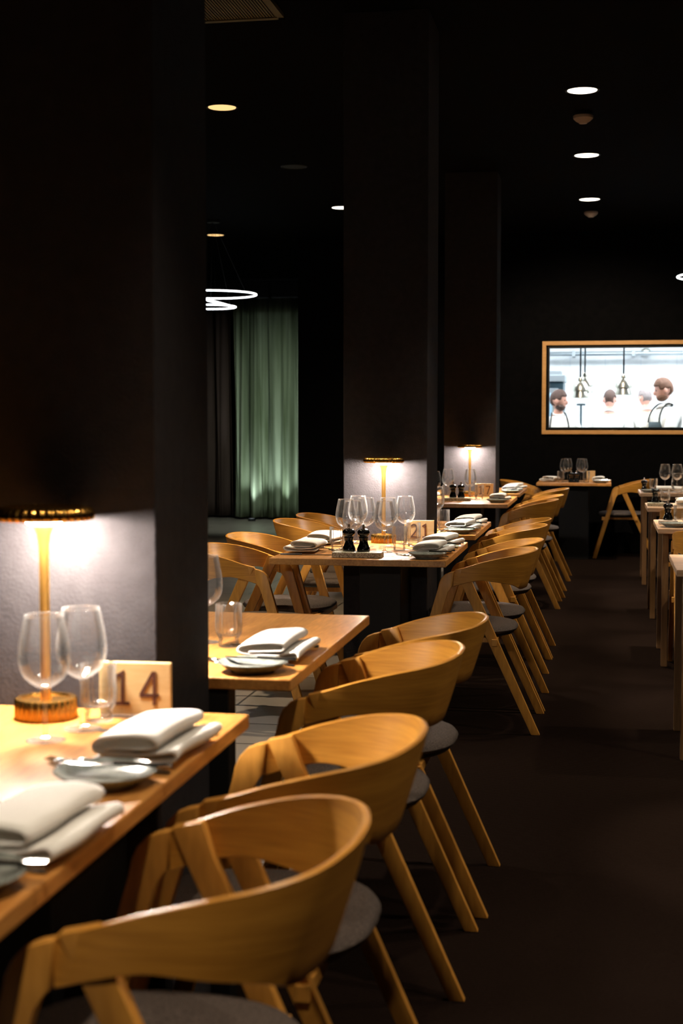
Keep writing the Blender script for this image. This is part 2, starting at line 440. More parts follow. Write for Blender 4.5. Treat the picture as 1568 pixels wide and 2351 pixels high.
# ================================================================== CURTAINS
def curtain(name, x0, x1, y, z1, m, label, amp=.07, n_f=9, seed=0):
    rnd = random.Random(seed); bm = B(); N = 160; rows = 14; g = []
    ph = [rnd.random() * 6 for _ in range(4)]
    for j in range(rows + 1):
        z = .03 + (z1 - .03) * j / rows; k = 1 - .35 * j / rows; row = []
        for i in range(N + 1):
            u = i / N
            yy = amp * k * (math.sin(u * n_f * 2 * PI + ph[0]) + .5 * math.sin(u * n_f * 3.3 * PI + ph[1]) + .25 * math.sin(u * n_f * 7.1 * PI + ph[2] + z * .4))
            row.append(bm.verts.new((x0 + (x1 - x0) * u + .02 * math.sin(u * 40 + z), y + yy, z)))
        g.append(row)
    for j in range(rows):
        for i in range(N):
            bm.faces.new((g[j][i], g[j][i+1], g[j+1][i+1], g[j+1][i]))
    o = obj(name, bm, m, smooth=True)
    sm = o.modifiers.new('t', 'SOLIDIFY'); sm.thickness = .006
    return tag(o, label, 'curtain')
curtain('curtain', -4.96, -3.9, 18.75, 2.98, M['curtain'], 'tall grey-green pleated curtain hanging beyond the left tables', seed=3, n_f=5)
curtain('curtain', -6.2, -5.02, 18.95, 2.98, M['curtain_dark'], 'dark brown pleated curtain left of the grey-green one', amp=.05, seed=5, n_f=6)
tr_ = obj('curtain_track', box(B(), -6.4, -3.4, 18.7, 19.02, 2.98, 3.2, .01), M['black_metal']); tag(tr_, 'black boxed track above the two curtains', 'curtain track')

# ================================================================== CEILING THINGS
def downlight(name, x, y, label, watts, dim=False, color=(1, .83, .63), size=58, blend=.6, off=False, aim=None, group='ceiling downlights', tilt=None):
    t = thing(name, label, 'ceiling light', (x, y, CEIL), 0, group)
    bm = B(); lathe(bm, [(.093, 0), (.099, 0), (.099, -.004), (.093, -.006), (.085, -.002), (.085, 0)], 40)
    obj('trim_ring', bm, M['black_metal'], t, smooth=True, angle=40)
    bm = B(); lathe(bm, [(0, -.003), (.084, -.003), (.084, -.001), (0, -.001)], 40)
    obj('lens', bm, M['black_metal'] if off else (M['spot_dim'] if dim else M['spot_light']), t)
    if not off:
        l = bpy.data.lights.new('downlight_beam', 'SPOT'); l.energy = watts; l.color = color
        l.spot_size = math.radians(size); l.spot_blend = blend; l.shadow_soft_size = .05
        lo = bpy.data.objects.new('downlight_beam', l); C.objects.link(lo); lo.parent = t; lo.location = (0, 0, -.03)
        if tilt: lo.rotation_euler = tilt
        if aim: lo.rotation_euler = (Vector(aim) - Vector((x, y, CEIL - .03))).to_track_quat('-Z', 'Y').to_euler()
    return t
for y, tx in ((8.39, 'nearest of the three downlights above the aisle'), (10.39, 'middle one of the three downlights above the aisle'), (12.41, 'farthest of the three downlights above the aisle')):
    downlight('downlight', -.147, y, 'bright round ceiling light, ' + tx, SPOT_W * 2 if y < 12 else 230, size=58 if y < 12 else 115, tilt=None if y < 12 else (math.radians(30), 0, 0))
for y, q in ((-1.6, 'behind the camera'), (.35, 'just before the camera'), (2.33, 'over the nearest chair'), (4.35, 'over the fourth chair'), (6.37, 'level with sign 21')):
    downlight('downlight', -.15, y, 'round ceiling light above the aisle, ' + q, SPOT_W * .8 if y > 1 else 150, size=58 if y > 1 else 84, group='downlights above the near aisle')
for x, y, q in ((.70, 2.33, 'nearest'), (.70, 4.35, 'second'), (.70, 6.37, 'third'), (.70, 8.39, 'fourth'), (.70, 10.39, 'fifth'), (.92, 12.41, 'farthest')):
    downlight('downlight', x, y, 'round ceiling light above the right-hand tables, ' + q, SPOT_R, group='downlights above the right-hand tables', size=29, blend=.5)
for y, q in ((2.33, 'nearest'), (4.35, 'second'), (6.37, 'third'), (8.39, 'fourth'), (10.39, 'fifth'), (12.41, 'farthest')):
    downlight('downlight', 2.0, y, 'round ceiling light in the row beyond the right-hand tables, ' + q, 120, group='downlights beyond the right-hand tables', size=112, blend=.6)
downlight('downlight', -2.291, 8.44, 'amber-lit round ceiling light beside the near pillar edge, upper left', 230, dim=True, color=(1, .72, .42), size=75)
downlight('downlight', -2.304, 12.48, 'round ceiling light half cut by the middle pillar', 60, size=75)
downlight('downlight', -2.29, 4.35, 'round ceiling light hidden above the tiles behind the near pillar', 230, color=(1, .9, .78), size=80, group='downlights above the left tables')
downlight('downlight', -2.29, 6.4, 'round ceiling light hidden above the left tables', 260, color=(1, .78, .52), size=75, group='downlights above the left tables')
downlight('downlight', -3.889, 14.04, 'faint amber ceiling light low beside the near pillar', 30, dim=True, color=(1, .78, .5), size=60)
downlight('downlight', -2.288, 10.45, 'unlit black ceiling light with faint glints between the amber and cut one', 0, off=True)
downlight('downlight', -3.22, 15.6, 'unseen ceiling light added to brighten the grey-green curtain', 270, color=(.90, 1, .86), size=80, blend=1, aim=(-4.5, 18.75, -.1))  # made-up greenish spot, kept out of view past the wall end

for x, q in ((-4.62, 'left'), (-4.22, 'right')):
    t = thing('floor_uplight', 'small black floor uplight at the foot of the grey-green curtain, ' + q + ' one', 'floor light', (x, 18.42, 0), 0, 'curtain uplights')
    obj('housing', lathe(B(), [(0, 0), (.05, 0), (.05, .03), (.044, .034), (.04, .03), (0, .03)], 24), M['black_metal'], t, smooth=True, angle=40)
    obj('lens', lathe(B(), [(0, .0305), (.038, .0305), (.038, .032), (0, .032)], 24), M['up_lens'], t)
    l = bpy.data.lights.new('uplight_beam', 'SPOT'); l.energy = 46; l.color = (.86, .97, 1); l.spot_size = math.radians(58); l.spot_blend = 1; l.shadow_soft_size = .03
    lo = bpy.data.objects.new('uplight_beam', l); C.objects.link(lo); lo.parent = t; lo.location = (0, 0, .05)
    lo.rotation_euler = Vector((0, .42, 1)).to_track_quat('-Z', 'Y').to_euler()

def detector(x, y, label):
    t = thing('smoke_detector', label, 'smoke detector', (x, y, CEIL), 0, 'smoke detectors')
    bm = B(); lathe(bm, [(0, 0), (.055, 0), (.055, -.012), (.05, -.016), (0, -.016)], 32); obj('base', bm, M['black_metal'], t, smooth=True, angle=35)
    bm = B(); lathe(bm, [(.05, -.016), (.062, -.024), (.060, -.04), (.045, -.055), (.026, -.066), (.024, -.07), (.012, -.072), (0, -.072)], 32)
    obj('cover', bm, M['detector'], t, smooth=True, angle=35)
detector(-.15, 8.97, 'round beige smoke detector on the ceiling below the nearest aisle downlight')
detector(-.14, 13.0, 'small beige smoke detector below the farthest aisle downlight')

# air vent grille in the ceiling
t = thing('ceiling_vent', 'square olive mesh air vent in the black ceiling, top edge', 'vent', (-1.94, 6.17, CEIL))
bm = B(); s = .45
box(bm, -s, s, s - .03, s, -.02, 0); box(bm, -s, s, -s, -s + .03, -.02, 0); box(bm, -s, -s + .03, -s, s, -.02, 0); box(bm, s - .03, s, -s, s, -.02, 0)
obj('frame', bm, M['olive_grille'], t)
bm = B()
for i in range(60):
    q = -s + .03 + (2*s - .06) * (i + .5) / 60
    box(bm, q - .004, q + .004, -s + .03, s - .03, -.014, -.006)
obj('grille', bm, M['olive_grille'], t)

# ring pendants
def ring_pendant(name, rings, label, x, y, z, grp=None):
    t = thing(name, label, 'pendant light', (x, y, z), 0, grp)
    for (dx, dy, dz, r_, tx, ty) in rings:
        R = Matrix.Rotation(tx, 4, 'X') @ Matrix.Rotation(ty, 4, 'Y')
        pts = [R @ Vector((r_ * math.cos(2*PI*k/72), r_ * math.sin(2*PI*k/72), 0)) + Vector((dx, dy, dz)) for k in range(72)]
        obj('light_ring', tube(B(), pts, .0075, 8, closed=True), M['ring'], t, smooth=True)
        bm = B()
        for k in (10, 34, 58):
            p = pts[k]; tube(bm, [p, Vector((dx, dy, 0)) * .2 + Vector((0, 0, CEIL - z - .01))], .0015, 5)
        obj('cable', bm, M['black_metal'], t)
    obj('ceiling_rose', lathe(B(), [(0, CEIL - z), (.06, CEIL - z), (.06, CEIL - z - .03), (0, CEIL - z - .03)], 24), M['black_metal'], t, smooth=True, angle=35)
    return t
ring_pendant('ring_pendant', [(-.02, 0, .035, .42, 0, 0), (-.03, -.06, -.085, .25, 0, 0), (-.03, -.06, -.025, .25, 0, .25)], 'glowing white ring pendant in stacked loops in front of the curtains', -3.62, 13.0, 2.47)
ring_pendant('ring_pendant', [(0, 0, 0, .40, 0, 0)], 'glowing white ring pendant at the right edge above the serving window', .98, 12.2, 2.51)

# ================================================================== CHAIR
def make_chair():
    t = thing('dining_armchair', '', 'chair')
    half = [(0, -.287, .757, .597, .046), (.080, -.280, .756, .597, .046), (.160, -.255, .752, .602, .042), (.214, -.206, .745, .622, .030),
            (.240, -.138, .7335, .634, .016), (.246, -.06, .7145, .643, .007), (.242, .0, .695, .632, .002), (.233, .053, .676, .616, 0)]
    full = [(-a, b_, c_, d_, e_) for a, b_, c_, d_, e_ in half[:0:-1]] + half
    P = catmull(full, 6); N = len(P); bm = B(); rings = []
    th = .0105
    for i, (x, y, zt, zb, ln) in enumerate(P):
        tx = P[min(i+1, N-1)][0] - P[max(i-1, 0)][0]; ty = P[min(i+1, N-1)][1] - P[max(i-1, 0)][1]
        L = math.hypot(tx, ty); nx, ny = ty / L, -tx / L      # outward
        ring = []
        rows = 7
        outer, inner = [], []
        for k in range(rows):
            u = k / (rows - 1); z = zb + (zt - zb) * u
            o_ = -ln * (1 - u) ** 1.15
            outer.append((x + nx * o_, y + ny * o_, z)); inner.append((x + nx * (o_ - th), y + ny * (o_ - th), z))
        mid = ((outer[-1][0] + inner[-1][0]) / 2, (outer[-1][1] + inner[-1][1]) / 2, zt + .0025)
        midb = ((outer[0][0] + inner[0][0]) / 2, (outer[0][1] + inner[0][1]) / 2, zb - .0025)
        ring = [bm.verts.new(q) for q in outer + [mid] + inner[::-1] + [midb]]
        rings.append(ring)
    for A, Bq in zip(rings, rings[1:]):
        n = len(A)
        for i in range(n):
            j = (i + 1) % n
            bm.faces.new((A[i], A[j], Bq[j], Bq[i]))
    bm.faces.new(rings[0]); bm.faces.new(rings[-1][::-1])
    obj('backrest', bm, M['chair_x'], t, smooth=True, angle=50)
    for s_ in (-1, 1):
        # front leg: slanted bar with a rounded elbow running into the arm
        prof = [(.292, 0), (.1175, .600), (.1115, .630), (.102, .650), (.088, .665), (.068, .6735), (.050, .6775), (.055, .6155), (.067, .608), (.0765, .594), (.254, 0)]
        bm = B(); fa = [bm.verts.new((s_*.2325 - .012, y_, z_)) for y_, z_ in prof]; fb = [bm.verts.new((s_*.2325 + .012, y_, z_)) for y_, z_ in prof]
        bm.faces.new(fa); bm.faces.new(fb[::-1])
        for i in range(len(prof)): bm.faces.new((fa[i], fb[i], fb[(i+1) % len(prof)], fa[(i+1) % len(prof)]))
        bmesh.ops.bevel(bm, geom=list(bm.edges), offset=.0025, segments=2, affect='EDGES', profile=.5)
        obj('leg', bm, M['chair_z'], t, smooth=True, angle=40)
        # rear leg: flat against the inside of the arm, tip just above the rim
        pts = [(s_*.222, -.292, 0), (s_*.224, .0, .636), (s_*.2275, .022, .690)]
        bm = sweep_rect(B(), pts, [.036, .044, .05], .024, norms={0: (0, 1, 0), 2: (0, .975, -.22)}, bev=.003)
        obj('leg', bm, M['chair_z'], t, smooth=True, angle=40)
    for x_ in (-.15, .15):
        obj('seat_rail', box(B(), x_ - .010, x_ + .010, -.1075, .1825, .372, .397, .002), M['chair_z'], t)
    for y_ in (-.120, .195):
        obj('stretcher', box(B(), -.247, .247, y_ - .012, y_ + .012, .370, .398, .002), M['chair_z'], t)
    def se(rx, ry, z, n=40, cy=.02):
        out = []
        for k in range(n):
            a = 2*PI*k/n; c_, s2 = math.cos(a), math.sin(a); e = 2 / 2.5
            out.append((rx * abs(c_)**e * (1 if c_ > 0 else -1), cy + ry * abs(s2)**e * (1 if s2 > 0 else -1), z))
        return out
    def loft(rs):
        bm = B(); R_ = [[bm.verts.new(p) for p in q] for q in rs]
        for A, Bq in zip(R_, R_[1:]):
            for i in range(len(A)):
                j = (i+1) % len(A); bm.faces.new((A[i], A[j], Bq[j], Bq[i]))
        bm.faces.new(R_[0][::-1]); bm.faces.new(R_[-1]); return bm
    obj('seat_cushion', loft([se(.208, .208, .410), se(.220, .220, .414), se(.224, .224, .423), se(.216, .216, .434), se(.19, .19, .441), se(.11, .11, .444), se(.03, .03, .4445)]), M['seat'], t, smooth=True, angle=60)
    obj('seat_shell', loft([se(.185, .185, .398), se(.207, .207, .401), se(.214, .214, .4105)]), M['seat_shell'], t, smooth=True, angle=60)
    return t
chair0 = make_chair()
AX = -.61     # X of aisle-side chairs' centre: rear rim at -.325
G1 = 'oak armchairs on the aisle side of the left tables'; G2 = 'oak armchairs on the far side of the left tables'
G3 = 'oak armchairs at the far table'; G4 = 'oak armchairs at the right-hand tables'
L_, R_f = PI/2, -PI/2       # facing -X / facing +X
OA = 'curved oak armchair, '
for (x, y, a, lab, g) in (
    (-.588, 1.808, L_, OA + 'nearest of all, at the table numbered 14', G1),
    (-.584, 2.41, L_, OA + 'second nearest, beside the far setting of the table numbered 14', G1),
    (-.607, 3.33, L_ + .02, OA + 'third from the camera, at the table behind the near pillar', G1),
    (-.595, 3.885, L_, OA + 'fourth from the camera, at the table behind the near pillar', G1),
    (-.560, 6.12, L_, OA + 'at the near right corner of the table numbered 21', G1),
    (-.558, 6.62, L_, OA + 'at the far right corner of the table numbered 21', G1),
    (-.578, 7.60, L_, OA + 'aisle side of the table behind the middle pillar, nearer one', G1),
    (-.575, 8.10, L_, OA + 'aisle side of the table behind the middle pillar, farther one', G1),
    (-.600, 10.22, L_, OA + 'aisle side of the table with the 7 sign, nearer one', G1),
    (-.583, 10.88, L_, OA + 'aisle side of the table with the 7 sign, farther one', G1),
    (-.570, 12.02, L_, OA + 'last in the row along the aisle, before the black wall', G1),
    (-1.50, 6.07, R_f, OA + 'left of table 21, cut off by the near pillar', G2),
    (-1.515, 6.72, R_f, OA + 'left of table 21, its bright inside facing the lamp', G2),
    (-1.53, 7.78, R_f, OA + 'left of the table behind the middle pillar, nearer one', G2),
    (-1.51, 8.29, R_f, OA + 'left of the table behind the middle pillar, partly hidden by the nearer', G2),
    (-.70, 13.75, R_f, OA + 'left of the far wall table, open towards it', G3),
    (.19, 14.10, L_, OA + 'right of the far wall table, seen side-on', G3),
    (.598, 7.62, 0, OA + 'with its back to us at the right edge, behind the pale tabletop', G4),
    (.605, 9.52, 0, OA + 'glimpsed behind the black mill and glasses on the right', G4),
):
    place(chair0, (x, y, 0), a, lab, g)

# ================================================================== TABLES
def wall_table(x0, x1, y0, y1, label, ped, top='table_y'):
    t = thing('dining_table', label, 'table', ((x0+x1)/2, (y0+y1)/2, 0), 0, 'oak dining tables')
    hx, hy = (x1-x0)/2, (y1-y0)/2
    obj('tabletop', box(B(), -hx, hx, -hy, hy, .713, .740, .003), M[top], t)
    px0, px1, py0, py1 = ped; cx, cy = (x0+x1)/2, (y0+y1)/2
    obj('pedestal', box(B(), px0-cx, px1-cx, py0-cy, py1-cy, .012, .713, .003), M['black_metal'], t)
    obj('foot_plate', box(B(), px0-cx-.01, px1-cx+.0, py0-cy, py1-cy, 0, .012, .002), M['black_metal'], t)
wall_table(-1.375, -.658, 1.45, 2.598, 'oak dining table numbered 14, nearest and cut by the left edge', (-1.15, -.90, 2.2, 2.59))
wall_table(-1.375, -.66, 2.967, 4.02, 'oak dining table behind the near pillar, one white napkin and plate', (-1.2, -.798, 2.970, 3.03))
wall_table(-1.355, -.623, 5.69, 6.628, 'oak dining table numbered 21 in front of the middle pillar', (-1.09, -.90, 6.35, 6.62))
wall_table(-1.355, -.625, 7.042, 8.05, 'oak dining table just behind the middle pillar', (-1.19, -.80, 7.045, 7.10))
wall_table(-1.36, -.650, 9.81, 10.918, 'oak dining table with the 7 sign before the farthest pillar', (-1.09, -.90, 10.6, 10.91))
wall_table(-1.36, -.655, 11.302, 12.4, 'oak dining table last in the left row, behind the farthest pillar', (-1.19, -.81, 11.305, 11.36))
wall_table(-.625, .068, 13.45, 14.16, 'small oak table against the black wall under the serving window', (-.42, -.14, 13.75, 14.1), 'table_y')

def leg_table(x0, x1, y0, y1, label):
    t = thing('dining_table', label, 'table', ((x0+x1)/2, (y0+y1)/2, 0), 0, 'four-legged oak tables on the right')
    hx, hy = (x1-x0)/2, (y1-y0)/2
    obj('tabletop', box(B(), -hx, hx, -hy, hy, .713, .740, .003), M['table_x'], t)
    obj('apron_rail', frame_bm2(hx - .055, hy - .055), M['table_leg'], t)
    for sx in (-1, 1):
        for sy in (-1, 1):
            obj('leg', box(B(), sx*(hx-.042)-.017, sx*(hx-.042)+.017, sy*(hy-.055)-.017, sy*(hy-.055)+.017, 0, .713, .003), M['table_leg'], t)
def frame_bm2(hx, hy):
    bm = B()
    for s_ in (-1, 1):
        box(bm, -hx, hx, s_*hy - .01, s_*hy + .01, .683, .7125); box(bm, s_*hx - .01, s_*hx + .01, -hy + .01, hy - .01, .683, .7125)
    return bm
leg_table(.275, 1.25, 5.50, 6.15, 'pale-topped oak table with nothing on its corner, nearest on the right')
leg_table(.283, 1.25, 7.66, 8.39, 'oak table on the right with a black mill on a pale tray')
leg_table(.284, 1.25, 9.565, 10.18, 'oak table on the right behind the one with the pale tray')
leg_table(.284, 1.25, 11.6, 12.3, 'oak table farthest back on the right, beside the armchair')

# ================================================================== LAMPS
def make_lamp():
    t = thing('table_lamp', '', 'table lamp')
    flute = lambda a, r_, z: r_ + .0016 * math.cos(28 * a)
    bm = B(); lathe(bm, [(0, 0), (.055, 0), (.057, .002), (.057, .036), (.055, .039), (.046, .040), (.044, .036), (.02, .036), (0, .036)], 168, mod=lambda a, r_, z: flute(a, r_, z) if r_ > .05 else r_)
    obj('base', bm, M['brass'], t, smooth=True, angle=40)
    bm = B(); lathe(bm, [(0, .034), (.011, .034), (.0095, .05), (.0095, .30), (.0105, .325), (.0135, .345), (.020, .3595), (.021, .362), (.021, .381), (0, .381)], 32)
    obj('pole', bm, M['brass_pole'], t, smooth=True, angle=50)
    # shallow head: open underneath, scalloped rim
    bm = B(); rim = lambda a, r_, z: r_ + (.0022 * math.cos(36 * a) if r_ > .078 else 0)
    lathe(bm, [(0, .381), (.074, .381), (.081, .3735), (.088, .3725), (.0915, .375), (.0925, .381), (.091, .388), (.085, .395), (.076, .3975), (.070, .394), (.066, .3925), (0, .3935)], 216, mod=rim)
    obj('lamp_head', bm, M['brass'], t, smooth=True, angle=45)
    bm = B(); lathe(bm, [(.0215, .363), (.027, .363), (.050, .3795), (.0215, .3795)], 40, closed=True)
    obj('diffuser', bm, M['lamp_light'], t)
    return t
lamp0 = make_lamp()
BL = 'lit brass disc-headed table lamp '
for x, y, lab in ((-1.025, 2.497, 'on the nearest table, beside the sign 14'), (-1.02, 3.075, 'hidden behind the near pillar'),
                  (-1.005, 6.52, 'in front of the middle pillar, beside the sign 21'), (-1.01, 7.15, 'hidden behind the middle pillar'),
                  (-1.005, 10.82, 'in front of the farthest pillar, smallest in view'), (-1.01, 11.41, 'hidden behind the farthest pillar')):
    place(lamp0, (x, y, .740), random.random(), BL + lab, 'brass table lamps')

# ================================================================== GLASSWARE
def make_wineglass():
    t = thing('wine_glass', '', 'wine glass')
    ex = [(.0045, .092), (.012, .0935), (.024, .101), (.0365, .113), (.0435, .130), (.0455, .147), (.0435, .170), (.0385, .196), (.0335, .221)]
    inn = [(r_ - .0011, z + (.0016 if i < 3 else 0)) for i, (r_, z) in enumerate(ex)]
    ex2, in2 = catmull(ex, 3), catmull(inn, 3)
    bm = B(); lathe(bm, ex2 + in2[::-1] + [(0, inn[0][1] + .002)], 40)
    obj('bowl', bm, M['glass'], t, smooth=True)
    bm = B(); lathe(bm, [(0, 0), (.0345, 0), (.035, .0012), (.030, .0022), (.014, .0042), (.006, .009), (.0038, .018), (.0034, .05), (.0036, .08), (.0052, .0925), (0, .0945)], 32)
    obj('stem', bm, M['glass_t'], t, smooth=True)
    return t
def make_tumbler():
    t = thing('water_tumbler', '', 'drinking glass')
    fl = lambda a, r_, z: r_ + (.0012 * math.cos(16 * a) if r_ > .0262 and z < .085 else 0)
    bm = B()
    lathe(bm, [(0, .0), (.023, .0), (.0255, .002), (.0255, .014), (.0235, .019), (.0262, .024), (.031, .034), (.0325, .05), (.033, .106), (.0322, .107), (.0312, .106), (.0305, .05), (.0275, .036), (.018, .028), (0, .026)], 96, mod=fl)
    obj('glass_body', bm, M['glass_solid'] if False else M['glass_t'], t, smooth=True, angle=60)
    return t
wg0, tb0 = make_wineglass(), make_tumbler()
TZ = .7402
def wine(x, y, lab, grp): place(wg0, (x, y, TZ), random.random() * 3, lab, grp)
def tumb(x, y, lab, grp): place(tb0, (x, y, TZ), random.random() * 3, lab, grp)
g = 'glasses on the table numbered 14'
wine(-.952, 2.315, 'large empty wine glass in front on the table numbered 14', g)
wine(-.922, 2.415, 'empty wine glass just behind the front one by the sign 14', g)
tumb(-.918, 2.490, 'clear tumbler between the wine glasses and the sign 14', g)
g = 'glasses on the table behind the near pillar'
wine(-.985, 3.44, 'wine glass half hidden by the near pillar', g)
tumb(-.910, 3.39, 'ribbed tumbler beside the near pillar edge, left of the napkin', g)
g = 'glasses on the table numbered 21'
W = 'empty wine glass on the table numbered 21, '
for x, y, lab in ((-1.118, 6.16, 'leftmost, partly behind another'), (-1.065, 6.04, 'in front above the left pepper mill'),
                  (-1.05, 6.29, 'behind the left pair'), (-1.115, 6.46, 'farthest left one near the pillar'), (-.925, 6.03, 'front one right of the mills'),
                  (-.895, 6.46, 'tallest looking, left of the sign'), (-.955, 6.33, 'between the lamp and the sign')):
    wine(x, y, W + lab, g)
for x, y, lab in ((-1.135, 6.04, 'ribbed tumbler left of the black mills'), (-.875, 6.13, 'ribbed tumbler right of the front wine glass by the sign 21'), (-.845, 6.37, 'ribbed tumbler close against the sign 21')):
    tumb(x, y, lab, g)
g = 'glasses on the table behind the middle pillar'
wine(-.875, 7.50, 'wine glass cut by the middle pillar edge', g)
tumb(-.82, 7.36, 'ribbed tumbler just right of the middle pillar', g)
g = 'glasses on the table with the 7 sign'
wine(-1.13, 10.45, 'empty wine glass left of the black mills at the farthest pillar', g)
wine(-.965, 10.45, 'empty wine glass right of the black mills at the farthest pillar', g)
tumb(-1.13, 10.36, 'tumbler left of the small black mills at the farthest pillar', g)
tumb(-.94, 10.36, 'tumbler left of the 7 sign', g); tumb(-.90, 10.46, 'tumbler touching the 7 sign', g)
wine(-1.17, 9.95, 'wine glass seen past the middle pillar edge', g)
g = 'glasses on the far wall table'
for i, (x, y, lab) in enumerate(((-.37, 13.72, 'left front'), (-.345, 13.86, 'left rear'), (-.22, 13.86, 'right rear'), (-.195, 13.72, 'right front'))):
    wine(x, y, 'wine glass in the cluster on the far wall table, ' + lab, g)
tumb(-.405, 13.66, 'tumbler at the left of the cluster on the far wall table', g); tumb(-.165, 13.62, 'tumbler at the right of the cluster on the far wall table', g)
g = 'glasses on the right-hand tables'
tumb(.410, 7.98, 'ribbed tumbler at the right edge beside the pale tray', g)
tumb(.415, 9.98, 'tumbler behind the mill on the third right-hand table', g)
wine(.490, 9.80, 'wine glass at the right edge on the third right-hand table', g)
tumb(.40, 11.92, 'tumbler on the farthest right-hand table', g)
wine(.495, 12.02, 'left wine glass of the pair on the farthest right-hand table', g)
wine(.592, 12.0, 'right wine glass of the pair on the farthest right-hand table', g)

# ================================================================== MILLS, TRAYS, SIGNS
def make_mill():
    t = thing('pepper_mill', '', 'pepper mill')
    pr = catmull([(.0225, .0), (.0235, .004), (.0225, .012), (.0165, .026), (.0150, .036), (.0165, .045), (.0172, .049), (.0150, .0525), (.0172, .0555), (.0222, .062), (.0225, .069), (.018, .0765), (.0075, .080)], 3)
    obj('body', lathe(B(), [(0, 0)] + pr + [(0, .0805)], 32), M['mill'], t, smooth=True)
    obj('knob', lathe(B(), [(0, .079), (.0045, .079), (.0048, .094), (.003, .0965), (0, .097)], 16), M['steel_w'], t, smooth=True, angle=40)
    return t
M['steel_w'] = mat('warm_steel_knob', (.45, .33, .24), .3, .8)
ml0 = make_mill()
MS = 1.17
def tray(x, y, sx, sy, lab, m='stone', h=.022):
    o = obj('condiment_tray', box(B(), -sx/2, sx/2, -sy/2, sy/2, 0, h, .002), M[m]); o.location = (x, y, TZ); tag(o, lab, 'tray', 'condiment trays')
def mills(x, y, dx, lab, g, h=.022):
    place(ml0, (x - dx/2, y, TZ + h), 0, 'black pepper mill, left of the pair ' + lab, g, MS)
    place(ml0, (x + dx/2, y, TZ + h), 0, 'black salt mill, right of the pair ' + lab, g, MS)
tray(-1.00, 5.79, .205, .085, 'speckled stone tray under the mills on the table numbered 21')
mills(-1.012, 5.82, .062, 'on the stone tray at sign 21', 'black mills')
tray(-1.035, 10.20, .19, .085, 'speckled stone tray on the table with the 7 sign')
mills(-1.04, 10.22, .058, 'before the farthest lamp', 'black mills')
mills(-.28, 13.62, .05, 'on the far wall table', 'black mills', 0)
M['stone_pale'] = add_noise(mat('pale_stone', (.6, .5, .42), .6), 120, (.5, .42, .35), (.62, .55, .47))
tray(.350, 8.02, .10, .10, 'pale stone tray under the black mill at the right edge', 'stone_pale')
place(ml0, (.350, 8.03, TZ + .022), 0, 'lone black mill on the pale stone tray at right', 'black mills')
tray(.345, 9.80, .11, .09, 'stone tray under the mill on the third right-hand table')
place(ml0, (.342, 9.82, TZ + .022), 0, 'lone black mill on the third right-hand table', 'black mills')
place(ml0, (.325, 11.90, TZ), 0, 'lone black mill on the farthest right-hand table', 'black mills')

STROKES = {'1': [[(.12, .84), (.50, .97), (.50, 0)], [(.14, .03), (.88, .03)]],
           '4': [[(.78, 0), (.78, .97), (.70, .97), (.08, .33), (.08, .29), (1.02, .29)]],
           '2': [[(.10, .84), (.22, .93), (.42, .98), (.62, .95), (.76, .86), (.81, .72), (.77, .58), (.62, .42), (.38, .24), (.12, .06), (.12, .035), (.90, .035)]],
           '7': [[(.08, .965), (.90, .965), (.90, .91), (.38, 0)]]}
def sign(x, y, rz, txt, lab):
    t = thing('table_number_sign', lab, 'sign', (x, y, TZ), rz, 'wooden table number signs')
    bd = obj('board', box(B(), -.069, .069, -.005, .005, .004, .104, .0015), M['sign_oak'], t)
    obj('foot', box(B(), -.065, .065, -.016, .016, 0, .006, .001), M['glass_t'], t)
    bm = B(); H_ = .062; W_ = .036; st = .0066; adv = .051
    for k, ch in enumerate(txt):
        ox = (k - (len(txt) - 1) / 2) * adv
        for line in STROKES[ch]:
            pts = [Vector((ox + (px - .5) * W_, (py - .5) * H_, 0)) for px, py in line]
            L_v, R_v = [], []
            for i, p in enumerate(pts):
                d0 = (p - pts[i-1]).normalized() if i else (pts[1] - p).normalized()
                d1 = (pts[i+1] - p).normalized() if i < len(pts) - 1 else d0
                d = (d0 + d1).normalized(); n_ = Vector((-d.y, d.x, 0)); k_ = st / 2 / max(.5, n_.dot(Vector((-d1.y, d1.x, 0))))
                L_v.append([bm.verts.new(p + n_ * k_ + Vector((0, 0, h))) for h in (-.0004, .0005)]); R_v.append([bm.verts.new(p - n_ * k_ + Vector((0, 0, h))) for h in (-.0004, .0005)])
            for i in range(len(pts) - 1):
                bm.faces.new((L_v[i][1], L_v[i+1][1], R_v[i+1][1], R_v[i][1])); bm.faces.new((L_v[i][0], L_v[i+1][0], L_v[i+1][1], L_v[i][1])); bm.faces.new((R_v[i][0], R_v[i+1][0], R_v[i+1][1], R_v[i][1]))
    o = obj('number', bm, M['ink'], t)
    o.rotation_euler = (PI/2, 0, 0); o.location = (.002, -.0056, .055); o['label'] = 'dark brown number ' + txt
sign(-.862, 2.535, .06, '14', 'pale wooden sign reading 14 on the nearest table')
sign(-.842, 6.555, .10, '21', 'pale wooden sign reading 21 beside the wine glasses')
sign(-.885, 10.70, .06, '17', 'small pale wooden sign showing a 7 at the farthest pillar')
t = thing('table_number_sign', 'small wooden sign turned sideways on the far wall table', 'sign', (-.125, 13.98, TZ), .9, 'wooden table number signs')
obj('board', box(B(), -.06, .06, -.005, .005, 0, .10, .0015), M['sign_oak'], t)

